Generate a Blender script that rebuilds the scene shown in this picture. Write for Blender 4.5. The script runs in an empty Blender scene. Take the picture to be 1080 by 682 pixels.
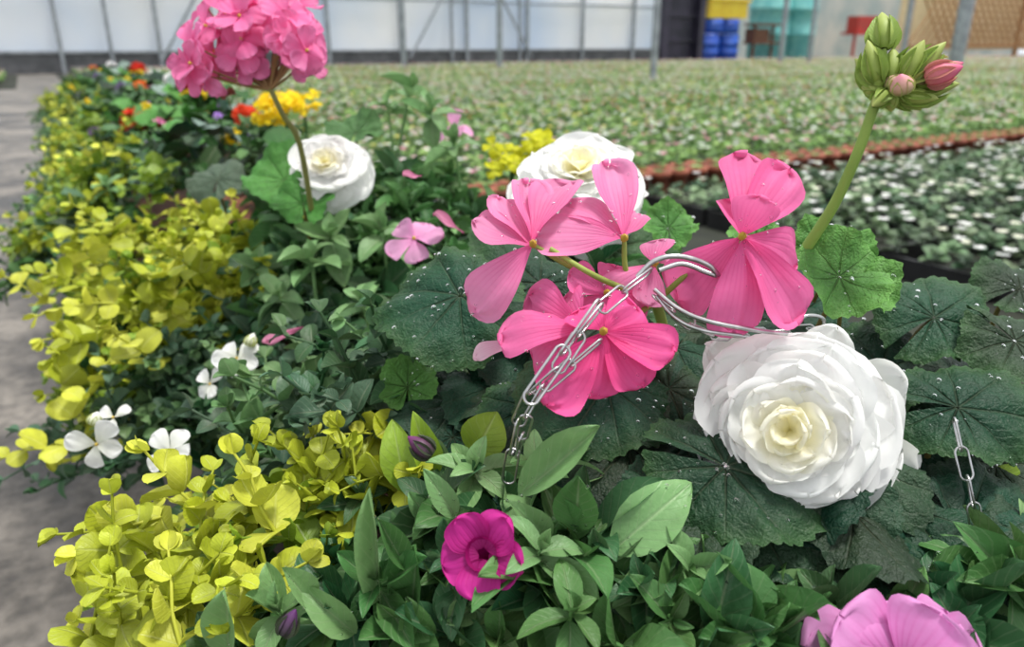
import bpy, math, random
import numpy as np
from mathutils import Vector
random.seed(7); rng=np.random.default_rng(7)
U=random.uniform
# ---------------------------------------------------------------- survey geometry (photo 1080x682)
H=.75; FP=800.0; PT=math.radians(20.3); CP,SP=math.cos(PT),math.sin(PT)
CAM=np.array([0,0,H]); RT=np.array([1.,0,0]); FW=np.array([0,CP,-SP]); UPV=np.array([0,SP,CP]); ZZ=np.array([0,0,1.])
def ray(u,v): return FW+(u-540)/FP*RT+(341-v)/FP*UPV
def P(u,v,d): return CAM+d*ray(u,v)
def ground(u,v,z=0.):
    r=ray(u,v); t=(z-H)/r[2]; return CAM+t*r
def nz(v): v=np.asarray(v,float); return v/(np.linalg.norm(v)+1e-12)
ROT=math.radians(31.3); AD=np.array([-math.sin(ROT),math.cos(ROT),0]); BD=np.array([math.cos(ROT),math.sin(ROT),0])
def srgb(r,g,b):
    f=lambda c:(c/255/12.92 if c<=10 else ((c/255+.055)/1.055)**2.4)
    return np.array([f(r),f(g),f(b)])
scene=bpy.context.scene
# ---------------------------------------------------------------- materials
def newmat(n):
    m=bpy.data.materials.new(n); m.use_nodes=True; nt=m.node_tree; nt.nodes.clear(); return m,nt
class NT:
    def __init__(s,nt): s.nt=nt
    def n(s,t,**k):
        x=s.nt.nodes.new(t)
        for a,b in k.items(): setattr(x,a,b)
        return x
    def l(s,a,b): s.nt.links.new(a,b)
    def m(s,op,a,b=None,clamp=False):
        x=s.n('ShaderNodeMath',operation=op); x.use_clamp=clamp
        for i,q in enumerate((a,b)):
            if q is None: continue
            if isinstance(q,(int,float)): x.inputs[i].default_value=q
            else: s.l(q,x.inputs[i])
        return x.outputs[0]
    def mix(s,f,a,b,bt='MIX'):
        x=s.n('ShaderNodeMix',data_type='RGBA',blend_type=bt)
        for i,q in ((0,f),(6,a),(7,b)):
            if isinstance(q,(int,float)): x.inputs[i].default_value=q
            elif isinstance(q,tuple): x.inputs[i].default_value=q
            else: s.l(q,x.inputs[i])
        return x.outputs[2]
def plantmat(name,mode,rough,trans,veinf,spec=.5,bump=.3,var=.6,nscale=60,bdist=.0006):
    m,nt=newmat(name); g=NT(nt)
    col=g.n('ShaderNodeVertexColor',layer_name='Col').outputs[0]
    noi=g.n('ShaderNodeTexNoise'); noi.inputs['Scale'].default_value=nscale; noi.inputs['Detail'].default_value=3
    geo=g.n('ShaderNodeNewGeometry'); g.l(geo.outputs['Position'],noi.inputs['Vector'])
    n2=g.n('ShaderNodeTexNoise'); n2.inputs['Scale'].default_value=nscale*5; n2.inputs['Detail'].default_value=2; g.l(geo.outputs['Position'],n2.inputs['Vector'])
    vr=g.m('ADD',g.m('MULTIPLY',noi.outputs[0],var),1-var/2)
    cc=g.n('ShaderNodeCombineColor')
    for i in range(3): g.l(vr,cc.inputs[i])
    c=g.mix(1.0,col,cc.outputs[0],'MULTIPLY')
    mask=None
    if mode:
        uv=g.n('ShaderNodeUVMap',uv_map='UVMap'); sp=g.n('ShaderNodeSeparateXYZ'); g.l(uv.outputs[0],sp.inputs[0])
        X,Y=sp.outputs[0],sp.outputs[1]
        if mode=='feather':
            a=g.m('ABSOLUTE',g.m('SUBTRACT',Y,.5))
            mid=g.m('SUBTRACT',1.,g.m('MULTIPLY',a,20.),True)
            fr=g.m('FRACT',g.m('ADD',g.m('SUBTRACT',g.m('MULTIPLY',X,7.),g.m('MULTIPLY',a,5.)),5.))
            side=g.m('MULTIPLY',g.m('SUBTRACT',1.,g.m('MULTIPLY',fr,5.),True),.4)
            mask=g.m('MAXIMUM',mid,side)
        elif mode=='palm':
            fr=g.m('ABSOLUTE',g.m('SUBTRACT',g.m('FRACT',g.m('MULTIPLY',X,9.)),.5))
            d=g.m('MULTIPLY',fr,Y)
            v1=g.m('MULTIPLY',g.m('SUBTRACT',1.,g.m('MULTIPLY',d,34.),True),g.m('SUBTRACT',1.15,Y,True))
            f2=g.m('FRACT',g.m('SUBTRACT',g.m('MULTIPLY',Y,7.),g.m('MULTIPLY',fr,3.)))
            v2=g.m('MULTIPLY',g.m('SUBTRACT',1.,g.m('MULTIPLY',f2,6.),True),.25)
            mask=g.m('MAXIMUM',v1,v2)
        elif mode=='streak':
            fr=g.m('SINE',g.m('MULTIPLY',Y,60.))
            mask=g.m('MULTIPLY',g.m('MAXIMUM',fr,0.),g.m('SUBTRACT',1.,X))
        lt=g.mix(.5,c,(1,1,.7,1),'SCREEN') if mode!='streak' else g.mix(1.,c,(.85,.4,.65,1),'MULTIPLY')
        lt2=g.mix(.75,c,lt) if mode!='streak' else lt
        c=g.mix(g.m('MULTIPLY',mask,veinf),c,lt if mode=='streak' else g.mix(.4,c,lt2))
    b=g.n('ShaderNodeBsdfPrincipled'); g.l(c,b.inputs['Base Color'])
    b.inputs['Specular IOR Level'].default_value=spec
    g.l(g.m('ADD',g.m('MULTIPLY',n2.outputs[0],.3),rough-.15),b.inputs['Roughness'])
    bp=g.n('ShaderNodeBump'); bp.inputs['Strength'].default_value=bump; bp.inputs['Distance'].default_value=bdist
    h=g.m('ADD',noi.outputs[0],g.m('MULTIPLY',n2.outputs[0],.5))
    if mask is not None: h=g.m('ADD',h,g.m('MULTIPLY',mask,-.7))
    g.l(h,bp.inputs['Height']); g.l(bp.outputs[0],b.inputs['Normal'])
    t=g.n('ShaderNodeBsdfTranslucent'); g.l(c,t.inputs[0])
    mx=g.n('ShaderNodeMixShader'); mx.inputs[0].default_value=trans
    g.l(b.outputs[0],mx.inputs[1]); g.l(t.outputs[0],mx.inputs[2])
    o=g.n('ShaderNodeOutputMaterial'); g.l(mx.outputs[0],o.inputs[0]); return m
def simple(name,c1,c2=None,scale=8,rough=.6,metal=0.,bump=0.,trans=0.,detail=4):
    m,nt=newmat(name); g=NT(nt); c2=c1 if c2 is None else c2
    tc=g.n('ShaderNodeTexCoord'); noi=g.n('ShaderNodeTexNoise'); noi.inputs['Scale'].default_value=scale; noi.inputs['Detail'].default_value=detail
    g.l(tc.outputs['Object'],noi.inputs['Vector'])
    rp=g.n('ShaderNodeValToRGB'); rp.color_ramp.elements[0].position=.35; rp.color_ramp.elements[1].position=.65
    rp.color_ramp.elements[0].color=(*c1,1); rp.color_ramp.elements[1].color=(*c2,1); g.l(noi.outputs[0],rp.inputs[0])
    b=g.n('ShaderNodeBsdfPrincipled'); g.l(rp.outputs[0],b.inputs['Base Color']); b.inputs['Roughness'].default_value=rough; b.inputs['Metallic'].default_value=metal
    if bump:
        bp=g.n('ShaderNodeBump'); bp.inputs['Strength'].default_value=bump; bp.inputs['Distance'].default_value=.01
        g.l(noi.outputs[0],bp.inputs['Height']); g.l(bp.outputs[0],b.inputs['Normal'])
    o=g.n('ShaderNodeOutputMaterial')
    if trans:
        t=g.n('ShaderNodeBsdfTranslucent'); g.l(rp.outputs[0],t.inputs[0]); mx=g.n('ShaderNodeMixShader'); mx.inputs[0].default_value=trans
        g.l(b.outputs[0],mx.inputs[1]); g.l(t.outputs[0],mx.inputs[2]); g.l(mx.outputs[0],o.inputs[0])
    else: g.l(b.outputs[0],o.inputs[0])
    return m
LEAF,PALM,PETAL,STEM,DROP,METAL,SOIL,POT,STREAK=range(9)
drop=simple('water_drop',(1,1,1),rough=.03)
db=[n for n in drop.node_tree.nodes if n.type=='BSDF_PRINCIPLED'][0]; db.inputs['Transmission Weight'].default_value=1.; db.inputs['IOR'].default_value=1.33
MATS=[plantmat('leaf_feather_vein','feather',.46,.24,.8,.36,.6,.7,90,.0009),
      plantmat('leaf_palmate_vein','palm',.5,.08,.42,.28,1.,.8,170,.0016),
      plantmat('petal_smooth',None,.6,.4,0,.2,.25,.05),
      plantmat('stem_green',None,.5,.1,0,.3),
      drop, simple('galvanised_wire',(.42,.42,.42),(.6,.6,.6),200,.3,1.),
      simple('potting_soil',(.008,.006,.004),(.03,.02,.012),60,.95,0,.6),
      simple('basket_plastic_brown',srgb(95,55,38),srgb(120,70,50),20,.55),
      plantmat('petal_streaked','streak',.55,.4,.5,.25,.35,.3,80,.0007)]
# ---------------------------------------------------------------- mesh builder
class MB:
    def __init__(s): s.V=[];s.C=[];s.U=[];s.F=[];s.M=[];s.n=0
    def add(s,V,F,C,Uv,m):
        V=np.asarray(V,float); C=np.asarray(C,float)
        if C.ndim==1: C=np.tile(C,(len(V),1))
        s.V.append(V); s.C.append(C); s.U.append(Uv if Uv is not None else np.zeros((len(V),2)))
        s.F.append(F+s.n); s.M.append(np.full(len(F),m)); s.n+=len(V)
    def mesh(s,name,mats=None):
        V=np.concatenate(s.V);C=np.concatenate(s.C);Uv=np.concatenate(s.U);F=np.concatenate(s.F).astype(np.int32);M=np.concatenate(s.M).astype(np.int32)
        me=bpy.data.meshes.new(name); me.vertices.add(len(V)); me.vertices.foreach_set('co',V.ravel())
        me.loops.add(F.size); me.loops.foreach_set('vertex_index',F.ravel())
        me.polygons.add(len(F)); me.polygons.foreach_set('loop_start',np.arange(0,F.size,4,dtype=np.int32))
        try: me.polygons.foreach_set('loop_total',np.full(len(F),4,dtype=np.int32))
        except Exception: pass
        me.update(calc_edges=True)
        me.polygons.foreach_set('material_index',M); me.polygons.foreach_set('use_smooth',np.ones(len(F),dtype=bool))
        uvl=me.uv_layers.new(name='UVMap'); uvl.data.foreach_set('uv',Uv[F.ravel()].ravel())
        ca=me.color_attributes.new('Col','FLOAT_COLOR','POINT'); ca.data.foreach_set('color',np.c_[np.clip(C,0,1),np.ones(len(C))].ravel())
        for m in (mats or MATS): me.materials.append(m)
        me.update(); return me
    def obj(s,name,mats=None,loc=(0,0,0),rot=0.,parent=None):
        return mkobj(name,s.mesh(name,mats),loc,rot,parent)
def mkobj(name,me,loc=(0,0,0),rot=0.,parent=None,scale=1.):
    o=bpy.data.objects.new(name,me); scene.collection.objects.link(o); o.location=loc; o.rotation_euler=(0,0,rot); o.scale=(scale,)*3
    if parent: o.parent=parent
    return o
def gridF(nu,nv):
    i,j=np.meshgrid(np.arange(nu),np.arange(nv),indexing='ij'); a=(i*(nv+1)+j).ravel()
    return np.stack([a,a+nv+1,a+nv+2,a+1],1)
def tpl_blade(kind,nu=8,nv=4,bend=.5,cup=.15,wave=0.,ph=0.):
    t=np.linspace(0,1,nu+1); s=(1-np.cos(np.pi*t))/2; q=np.linspace(-1,1,nv+1)
    if kind=='ell': w=.5*np.clip(np.sin(np.pi*s**.98),0,1)**.72
    elif kind=='round': w=.5*np.sqrt(np.clip(1-(2*s-1)**2,0,1))
    elif kind=='lance': w=.5*np.clip(np.sin(np.pi*s**.9),0,1)**.75
    elif kind=='obov':
        z=s**1.6; w=.5*np.clip(1-np.abs(2*z-1)**2.5,0,1)**.5; w=w*(.3+.7*s**.8)/.92
    elif kind=='wide':
        z=s**1.3; w=.5*np.clip(1-np.abs(2*z-1)**2.6,0,1)**.5
    w=np.maximum(w,.012)
    S,Q=np.meshgrid(s,q,indexing='ij'); Wd=w[:,None]*Q
    b=bend if abs(bend)>1e-3 else 1e-3
    x=np.sin(b*S)/b; z=-(1-np.cos(b*S))/b
    z=z+cup*np.abs(Q)**(1.15 if kind in('ell','lance') else 1.6)*w[:,None]
    z=z+wave*np.sin(Q*4+ph+S*3)*S*np.abs(Q)+wave*.6*np.sin(S*9+ph*2+Q)*np.abs(Q)
    if kind in('obov','wide'): x=x+.035*np.cos(Q*8+ph)*S**4; z=z+wave*.5*np.sin(Q*9+ph)*S**3
    V=np.stack([x,Wd,z],-1).reshape(-1,3); Uv=np.stack([S,(Q+1)/2],-1).reshape(-1,2)
    return V,gridF(nu,nv),Uv,S.ravel()
def tpl_palm(style,nr=7,na=72,ph=0.,ruf=.06,puck=.05,cone=.08):
    notch=.10
    th=np.linspace(-np.pi+notch,np.pi-notch,na+1); r=np.linspace(.02,1,nr+1)
    if style=='beg':
        o=.48+.15*np.clip(np.cos(th-.15),0,1)**3+.045*np.sin(th+.4)
        o=o*(1+.07*np.abs(((th*na/6/np.pi)%1)*2-1)+.03*np.cos(th*5+ph))
    else:
        o=.5*(1-.08*(1-np.abs(np.cos(th*3.5)))**1.4)*(1+.03*np.cos(th*26))
    R_,T=np.meshgrid(r,th,indexing='ij'); O=o[None,:]; rr=R_*O
    z=puck*np.abs(np.sin(T*4.5))*R_*(1.2-R_)*1.4+ruf*R_**2*np.sin(3*T+ph)-cone*R_**2+.03*R_**3*np.sin(11*T+ph)
    z=z+.012*np.sin(R_*16+3*np.abs(np.sin(T*4.5)))*R_
    V=np.stack([rr*np.cos(T),rr*np.sin(T),z],-1).reshape(-1,3); Uv=np.stack([T/(2*np.pi)+.5,R_],-1).reshape(-1,2)
    return V,gridF(nr,na),Uv,R_.ravel()
def frame(D,N):
    x=nz(D); n=np.asarray(N,float); z=nz(n-x*np.dot(n,x)); y=np.cross(z,x); return np.stack([x,y,z],0)
def frameN(D,N):
    z=nz(N); x=nz(D-z*np.dot(D,z)); y=np.cross(z,x); return np.stack([x,y,z],0)
def put(mb,tp,p,Fm,L,W,c0,c1=None,mat=LEAF,zs=None,pw=1.):
    V,F,Uv,g=tp; X=(V*np.array([L,W,zs or L]))@Fm+p; g=g**pw
    C=c0 if c1 is None else c0[None,:]*(1-g[:,None])+c1[None,:]*g[:,None]
    mb.add(X,F,C,Uv,mat)
def tube(mb,pts,r0,r1,col,mat=STEM,ns=7,closed=False):
    pts=np.array(pts,float); n=len(pts); V=[]
    T=np.roll(pts,-1,0)-np.roll(pts,1,0) if closed else np.gradient(pts,axis=0)
    ref=np.array([.3,.2,1.])
    if abs(np.dot(nz(T.mean(0)+1e-9),nz(ref)))>.9: ref=np.array([1.,.1,0])
    if closed: ref=nz(np.cross(pts[n//3]-pts[0],pts[2*n//3]-pts[0]))
    for i in range(n):
        t=nz(T[i]); a=nz(np.cross(t,ref)); b=np.cross(t,a); r=r0+(r1-r0)*i/(n-1)
        an=np.linspace(0,2*np.pi,ns+1)[:ns]
        V.append(pts[i]+r*(np.cos(an)[:,None]*a+np.sin(an)[:,None]*b))
    V=np.concatenate(V); F=[]
    for i in range(n if closed else n-1):
        k=(i+1)%n
        for j in range(ns):
            j2=(j+1)%ns; F.append((i*ns+j,k*ns+j,k*ns+j2,i*ns+j2))
    mb.add(V,np.array(F),col,None,mat)
def curve(pts,n=16):
    pts=np.array(pts,float)
    if len(pts)==2: return pts[0]+(pts[1]-pts[0])*np.linspace(0,1,n)[:,None]
    p=np.vstack([2*pts[0]-pts[1],pts,2*pts[-1]-pts[-2]]); out=[]
    k=max(3,n//(len(pts)-1))
    for i in range(1,len(p)-2):
        for t in np.linspace(0,1,k,endpoint=False):
            out.append(.5*((2*p[i])+(-p[i-1]+p[i+1])*t+(2*p[i-1]-5*p[i]+4*p[i+1]-p[i+2])*t*t+(-p[i-1]+3*p[i]-3*p[i+1]+p[i+2])*t**3))
    out.append(pts[-1]); return np.array(out)
def lathe(mb,o,ax,prof,c0,c1=None,mat=STEM,ns=10):
    ax=nz(ax); ref=np.array([1.,0,0]) if abs(ax[0])<.8 else np.array([0,1.,0]); a=nz(np.cross(ax,ref)); b=np.cross(ax,a)
    an=np.linspace(0,2*np.pi,ns+1); V=[];C=[];n=len(prof); c1=c0 if c1 is None else c1
    for i,(x,r) in enumerate(prof):
        V.append(o+ax*x+r*(np.cos(an)[:,None]*a+np.sin(an)[:,None]*b)); C.append(np.tile(c0+(c1-c0)*i/(n-1),(ns+1,1)))
    mb.add(np.concatenate(V),gridF(n-1,ns),np.concatenate(C),None,mat)
def box(mb,x0,x1,y0,y1,z0,z1,m=0,col=(1,1,1)):
    V=np.array([(x,y,z) for x in(x0,x1) for y in(y0,y1) for z in(z0,z1)],float)
    F=np.array([(0,1,3,2),(4,6,7,5),(0,4,5,1),(2,3,7,6),(0,2,6,4),(1,5,7,3)])
    mb.add(V[F.ravel()],np.arange(24).reshape(6,4),np.array(col),None,m)
# templates
TJ=[tpl_blade('round',7,4,b,c,.05,p) for b,c,p in((.3,.25,0),(-.4,.35,1),(.9,.1,2),(.1,.5,3),(-.9,.5,4),(.6,-.3,5))]
TP=[tpl_blade('ell',10,6,b,c,.03,p) for b,c,p in((.5,.35,0),(1.1,.25,1),(.1,.5,2),(.8,.2,4),(-.3,.4,3),(.6,.6,5))]
TL=[tpl_blade('lance',8,4,b,c,.01,p) for b,c,p in((.4,.4,0),(.8,.3,1))]
TO=[tpl_blade('obov',14,12,b,c,.055,p) for b,c,p in((.5,.1,0),(.8,-.15,1.3),(.25,.25,2.6),(1.0,.05,4),(-.4,.2,5),(.9,.3,.7))]
TW=[tpl_blade('wide',14,14,b,c,w,p) for b,c,w,p in((.35,.16,.07,0),(.15,.26,.09,1.3),(.6,.10,.08,2.6),(.25,.2,.1,4),(-.2,.25,.08,5),(.7,-.1,.09,3.2))]
TB=[tpl_palm('beg',9,132,p,.10,.06,.10) for p in(0,1.5,3,4.5)]
TG=[tpl_palm('ger',9,90,p,.13,.05,-.10) for p in(0,1.5,3)]
LO=tpl_blade('ell',3,2,.6,.2); LR=tpl_blade('round',3,2,.4,.2); LOB=tpl_blade('obov',5,2,.6,.1)
TGL=tpl_palm('ger',2,26,1,.1,.03,-.1); TBL=tpl_palm('beg',2,22,1,.1,.03,.1)
R=random.choice
def jit(c,a=.18): return np.clip(c*(1+U(-a,a))+np.array([U(-.01,.01),0,0]),0.002,1)
def rv(k=1.): return np.array([U(-k,k),U(-k,k),U(-k,k)])
GOLD=srgb(172,182,50); GOLD2=srgb(126,154,46); GOLD3=srgb(198,202,70); PET=srgb(80,122,66); PET2=srgb(116,154,98); PET3=srgb(60,98,60); DKB=srgb(30,58,38); BAC=srgb(82,112,86)
GER=srgb(76,130,56); MIDG=srgb(56,94,44)
PINK=srgb(245,160,202); HOT=srgb(236,88,156); WHT=srgb(252,252,250); CREAM=srgb(248,240,175)
# ---------------------------------------------------------------- plant part functions
def sprig(mb,p,dr,n,sz,col,T=TJ,gap=.7,ratio=1.,droop=.5,stemc=None,var=.25):
    dr=nz(dr); q=p.copy(); side=nz(np.cross(dr,ZZ)+rv(.3)); pts=[q.copy()]
    for i in range(n):
        s=sz*(1-.45*(i/max(1,n-1))**2)*U(.75,1.15)
        a=U(-.4,.4)+(i%2)*1.3
        sd=nz(side*math.cos(a)+np.cross(dr,side)*math.sin(a))
        for k in(-1,1):
            D=nz(sd*k+dr*.45+ZZ*U(0,.3)); N=nz(ZZ+dr*.3+rv(.7))
            put(mb,R(T),q,frame(D,N),s,s*ratio,jit(col*.85,var),jit(col*1.08,.12))
        q=q+dr*sz*gap; dr=nz(dr+np.array([0,0,-droop*.25])+rv(.18)); pts.append(q.copy())
    for k in range(3):
        put(mb,R(T),q,frame(nz(dr+rv(.8)),nz(ZZ+rv(.5))),sz*.5,sz*.5*ratio,jit(col*1.1,var))
    tube(mb,pts,sz*.05,sz*.035,stemc if stemc is not None else col*.8,ns=5)
def rosette(mb,p,ax,sz,n,col,T=TP,ratio=.46,stem=.04):
    ax=nz(ax); ref=nz(np.cross(ax,rv()+.01)); ref2=np.cross(ax,ref); a0=U(0,6)
    for k in range(n):
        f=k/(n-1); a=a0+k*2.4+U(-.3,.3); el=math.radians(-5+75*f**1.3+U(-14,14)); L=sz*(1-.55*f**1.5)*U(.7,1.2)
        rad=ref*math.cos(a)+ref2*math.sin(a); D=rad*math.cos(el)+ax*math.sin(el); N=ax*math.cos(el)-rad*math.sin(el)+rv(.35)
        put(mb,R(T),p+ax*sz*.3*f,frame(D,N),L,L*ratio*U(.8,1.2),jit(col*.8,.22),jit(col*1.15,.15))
    tube(mb,curve([p-ax*stem-ZZ*.02,p,p+ax*sz*.3],6),sz*.045,sz*.03,col*1.1,ns=5)
def drops_on(mb,tp,sc,p,Fm,k,r0=.0004,r1=.0011):
    for _ in range(k):
        v=tp[0][random.randrange(len(tp[0]))]*sc; c=v@Fm+p; r=r0+(r1-r0)*random.random()**2
        lathe(mb,c,Fm[2],[(-r*.1,r),(r*.35,r*.9),(r*.65,r*.55),(r*.75,r*.02)],np.ones(3),None,DROP,9)
def palm(mb,p,D,N,size,col,T,edge=None,drops=0,petiole=True):
    Fm=frameN(D,N); tp=R(T); put(mb,tp,p,Fm,size,size,jit(col,.12),edge if edge is not None else jit(col*1.05,.1),PALM,pw=4.)
    if petiole: tube(mb,curve([p-Fm[2]*.001,p-Fm[2]*size*.25-Fm[0]*size*.1,p-Fm[2]*size*.5-ZZ*size*.3],8),size*.022,size*.03,srgb(120,110,60),ns=6)
    drops_on(mb,tp,size,p,Fm,drops,.0004,.0015)
def palm_px(mb,u,v,d,px,ang,col,T,edge=None,drops=0,nx=0.,nzv=.8,nf=.6):
    a=math.radians(ang); D=math.cos(a)*RT+math.sin(a)*UPV; N=-FW*nf+ZZ*nzv+RT*nx+rv(.06)
    palm(mb,P(u,v,d),D,N,px*d/FP,col,T,edge,drops)
def blade_px(mb,u0,v0,u1,v1,w,d0,d1,c0,c1=None,T=TP,mat=LEAF,N=None,drops=0):
    p0,p1=P(u0,v0,d0),P(u1,v1,d1); L=np.linalg.norm(p1-p0)*1.04
    if N is None: N=-FW*.7+ZZ*.6+rv(.25)
    Fm=frame(p1-p0,N); tp=R(T) if isinstance(T,list) else T; W=w*d0/FP
    put(mb,tp,p0,Fm,L,W,c0,c1,mat); drops_on(mb,tp,np.array([L,W,L]),p0,Fm,drops,.0004,.001)
def floret(mb,c,n,Rr,c0,c1,nP=5,T=TO,ratio=.8,el=15,mat=STREAK):
    n=nz(n); ref=nz(np.cross(n,rv()+.01)); r2=np.cross(n,ref); a0=U(0,6)
    for k in range(nP):
        a=a0+k*2*math.pi/nP+U(-.2,.2); e=math.radians(el+U(-18,18)); rad=ref*math.cos(a)+r2*math.sin(a)
        L=Rr*U(.85,1.1)
        put(mb,R(T),c,frame(rad*math.cos(e)+n*math.sin(e),n*math.cos(e)-rad*math.sin(e)+rv(.3)),L,L*ratio,jit(c0,.1),jit(c1,.1),mat,pw=.5)
    lathe(mb,c,n,[(0,Rr*.06),(Rr*.08,Rr*.07),(Rr*.14,.0001)],srgb(220,190,90),ns=6)
def begonia_flower(mb,c,n,Rr,N=48,white=WHT,inner=CREAM,T=TW):
    n=nz(n); ref=nz(np.cross(n,np.array([.3,.1,.9]))); r2=np.cross(n,ref)
    for i in range(N):
        t=i/(N-1); a=i*2.39996+U(-.35,.35); el=math.radians(66-68*t**.75+U(-9,9)); L=Rr*(.20+.80*t**.85)*U(.86,1.1)
        if t>.85: el-=math.radians(14)
        rad=ref*math.cos(a)+r2*math.sin(a); D=rad*math.cos(el)+n*math.sin(el); Nn=n*math.cos(el)-rad*math.sin(el)+rv(.2)
        p=c+n*Rr*(.42*(1-t)**1.2)
        k=max(0,1-t*2.6); base=inner*(.3+.7*k)+white*(.7-.7*k)
        if t>.3: base=white*.97
        tip=white*(1-.4*k)+inner*.4*k
        put(mb,R(T),p,frame(D,Nn),L,L*(1.0+.25*t),base,jit(tip,.015),PETAL,zs=L*.8)
    lathe(mb,c-n*Rr*.25,n,[(0,Rr*.05),(Rr*.15,Rr*.12),(Rr*.22,Rr*.1)],srgb(150,170,90))
def ball(mb,c,n,Rr,col,k=14,c0=None,sq=.7,fr=.5):
    for i in range(k):
        d=nz(rv()+n*.7); floret(mb,c+d*Rr*np.array([1,1,sq])*.65,d,Rr*fr,c0 if c0 is not None else col*.7,col,T=[LOB] if Rr<.03 else TO)
def bud(mb,p0,p1,w,c0,c1):
    L=np.linalg.norm(p1-p0); lathe(mb,p0,p1-p0,[(0,w*.15),(L*.08,w*.38),(L*.3,w*.5),(L*.55,w*.46),(L*.78,w*.28),(L*.93,w*.12),(L,w*.02)],c0,c1,ns=12)
    for k in range(5):
        ax=nz(p1-p0); a=k*1.257; ref=nz(np.cross(ax,[.3,.5,.1])); rad=ref*math.cos(a)+np.cross(ax,ref)*math.sin(a)
        put(mb,TL[0],p0+rad*w*.3,frame(ax*1+rad*.25,rad),L*.8,w*.45,c0*.9,c0*1.1)
# ---------------------------------------------------------------- canopy of the basket row
NB=9
SH=[0,0,-.04,.0,.03]+[.06]*8
BC=[(np.array([.10,.42,0])+AD*.56*i+BD*SH[i]) for i in range(NB)]; BR=[.34,.31]+[.31]*(NB-2); PEAK=.60
def canopy(x,y):
    z=0.
    for i in range(NB):
        r=math.hypot(x-BC[i][0],y-BC[i][1])
        zz=PEAK-.17*(r/BR[i])**2 if r<BR[i] else (.43-(r-BR[i])*4 if r<BR[i]+.05 else 0)
        z=max(z,zz)
    return z
def cast(u,v,tmax=6):
    r=ray(u,v); t=.22
    while t<tmax:
        p=CAM+t*r
        if p[2]<.2: return None,None
        if p[2]<=canopy(p[0],p[1]): return p,t
        t+=.008 if t<1 else .02
    return None,None
def inpoly(u,v,pl):
    c=False;j=len(pl)-1
    for i in range(len(pl)):
        (x1,y1),(x2,y2)=pl[i],pl[j]
        if (y1>v)!=(y2>v) and u<(x2-x1)*(v-y1)/(y2-y1)+x1: c=not c
        j=i
    return c
def region(pl,n,fn):
    xs=[q[0] for q in pl]; ys=[q[1] for q in pl]; k=0; tr=0
    while k<n and tr<n*12:
        tr+=1; u,v=U(min(xs),max(xs)),U(min(ys),max(ys))
        if inpoly(u,v,pl):
            p,t=cast(u,v)
            if p is not None: fn(p,t); k+=1
def outward(p,i=None):
    j=min(range(NB),key=lambda k:np.hypot(*(p-BC[k])[:2])) if i is None else i
    d=(p-BC[j]).copy(); d[2]=0; return nz(d)
# --- dense under-foliage for the two near baskets
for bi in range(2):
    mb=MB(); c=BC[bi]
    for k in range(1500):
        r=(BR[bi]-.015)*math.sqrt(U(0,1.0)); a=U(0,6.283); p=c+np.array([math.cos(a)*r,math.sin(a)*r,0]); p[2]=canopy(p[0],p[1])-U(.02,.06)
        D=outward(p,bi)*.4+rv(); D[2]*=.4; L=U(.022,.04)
        put(mb,R(TP),p,frame(D,ZZ+rv(.6)),L,L*.6,jit(MIDG*.6,.3),jit(MIDG*.8,.2))  # leaf colour darkened to paint in the shaded gaps under the canopy
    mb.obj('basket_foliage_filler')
    pot=MB(); o=np.array([c[0],c[1],0.])
    lathe(pot,o,ZZ,[(.275,.005),(.275,.12),(.30,.145),(.40,.165),(.455,.175),(.455,.19),(.475,.19),(.475,.175),(.44,.168)],srgb(100,60,40),None,POT,40)
    pot.obj('hanging_basket_pot')
    so=MB(); lathe(so,o,ZZ,[(.44,.168),(.48,.13),(.50,.07),(.505,.001)],np.ones(3)*.02,None,SOIL,30); so.obj('potting_soil')
# --- golden creeping jenny
J1=[(125,690),(115,640),(130,580),(160,530),(300,502),(370,478),(440,430),(445,500),(380,550),(310,600),(225,690)]
J2=[(85,430),(70,300),(110,245),(200,218),(290,238),(300,290),(250,330),(230,370),(140,405)]
def fj(sz,col,n=4):
    def f(p,t):
        o=outward(p); sprig(mb,p+ZZ*U(-.022,.006),o*.2+rv(.7)+ZZ*U(-.1,.5),n,sz*U(.8,1.15),jit(R([col,col,GOLD2,GOLD3]),.15),ratio=1.0)
    return f
mb=MB(); region(J1,80,fj(.017,GOLD,3))
for (u,v,d) in((130,610,.36),(120,655,.34),(105,600,.38),(170,655,.33),(210,580,.36),(240,600,.34),(290,560,.35),(170,545,.39),(215,540,.37),(320,530,.38),(260,530,.38),(250,650,.32),(200,640,.33),(340,510,.39),(180,600,.36),(145,560,.38),(290,610,.34),(190,680,.31),(130,680,.33),(95,675,.34)):
    sprig(mb,P(u,v,d),RT*U(-.5,.4)+rv(.5)+ZZ*.5,3,.0195,R([GOLD,GOLD3]))
mb.obj('golden_creeping_jenny_plant')
mb=MB(); region(J2,135,fj(.021,GOLD)); region([(60,470),(70,370),(130,400),(130,430),(85,480)],22,fj(.02,GOLD2,3))
for (u,v,d) in((60,380,.74),(85,300,.78),(65,405,.70),(95,270,.82),(115,258,.86),(140,250,.8),(150,290,.74),(190,270,.76),(220,300,.72),(120,320,.74),(180,330,.7),(100,360,.7),(230,255,.8),(80,245,.95),(60,280,.92),(80,440,.66),(70,470,.62),(160,380,.68),(50,320,.86)):
    sprig(mb,P(u,v,d),-RT*.2+rv(.7)+ZZ*.15,4,.024,R([GOLD,GOLD3]))
mb.obj('golden_creeping_jenny_plant')
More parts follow.
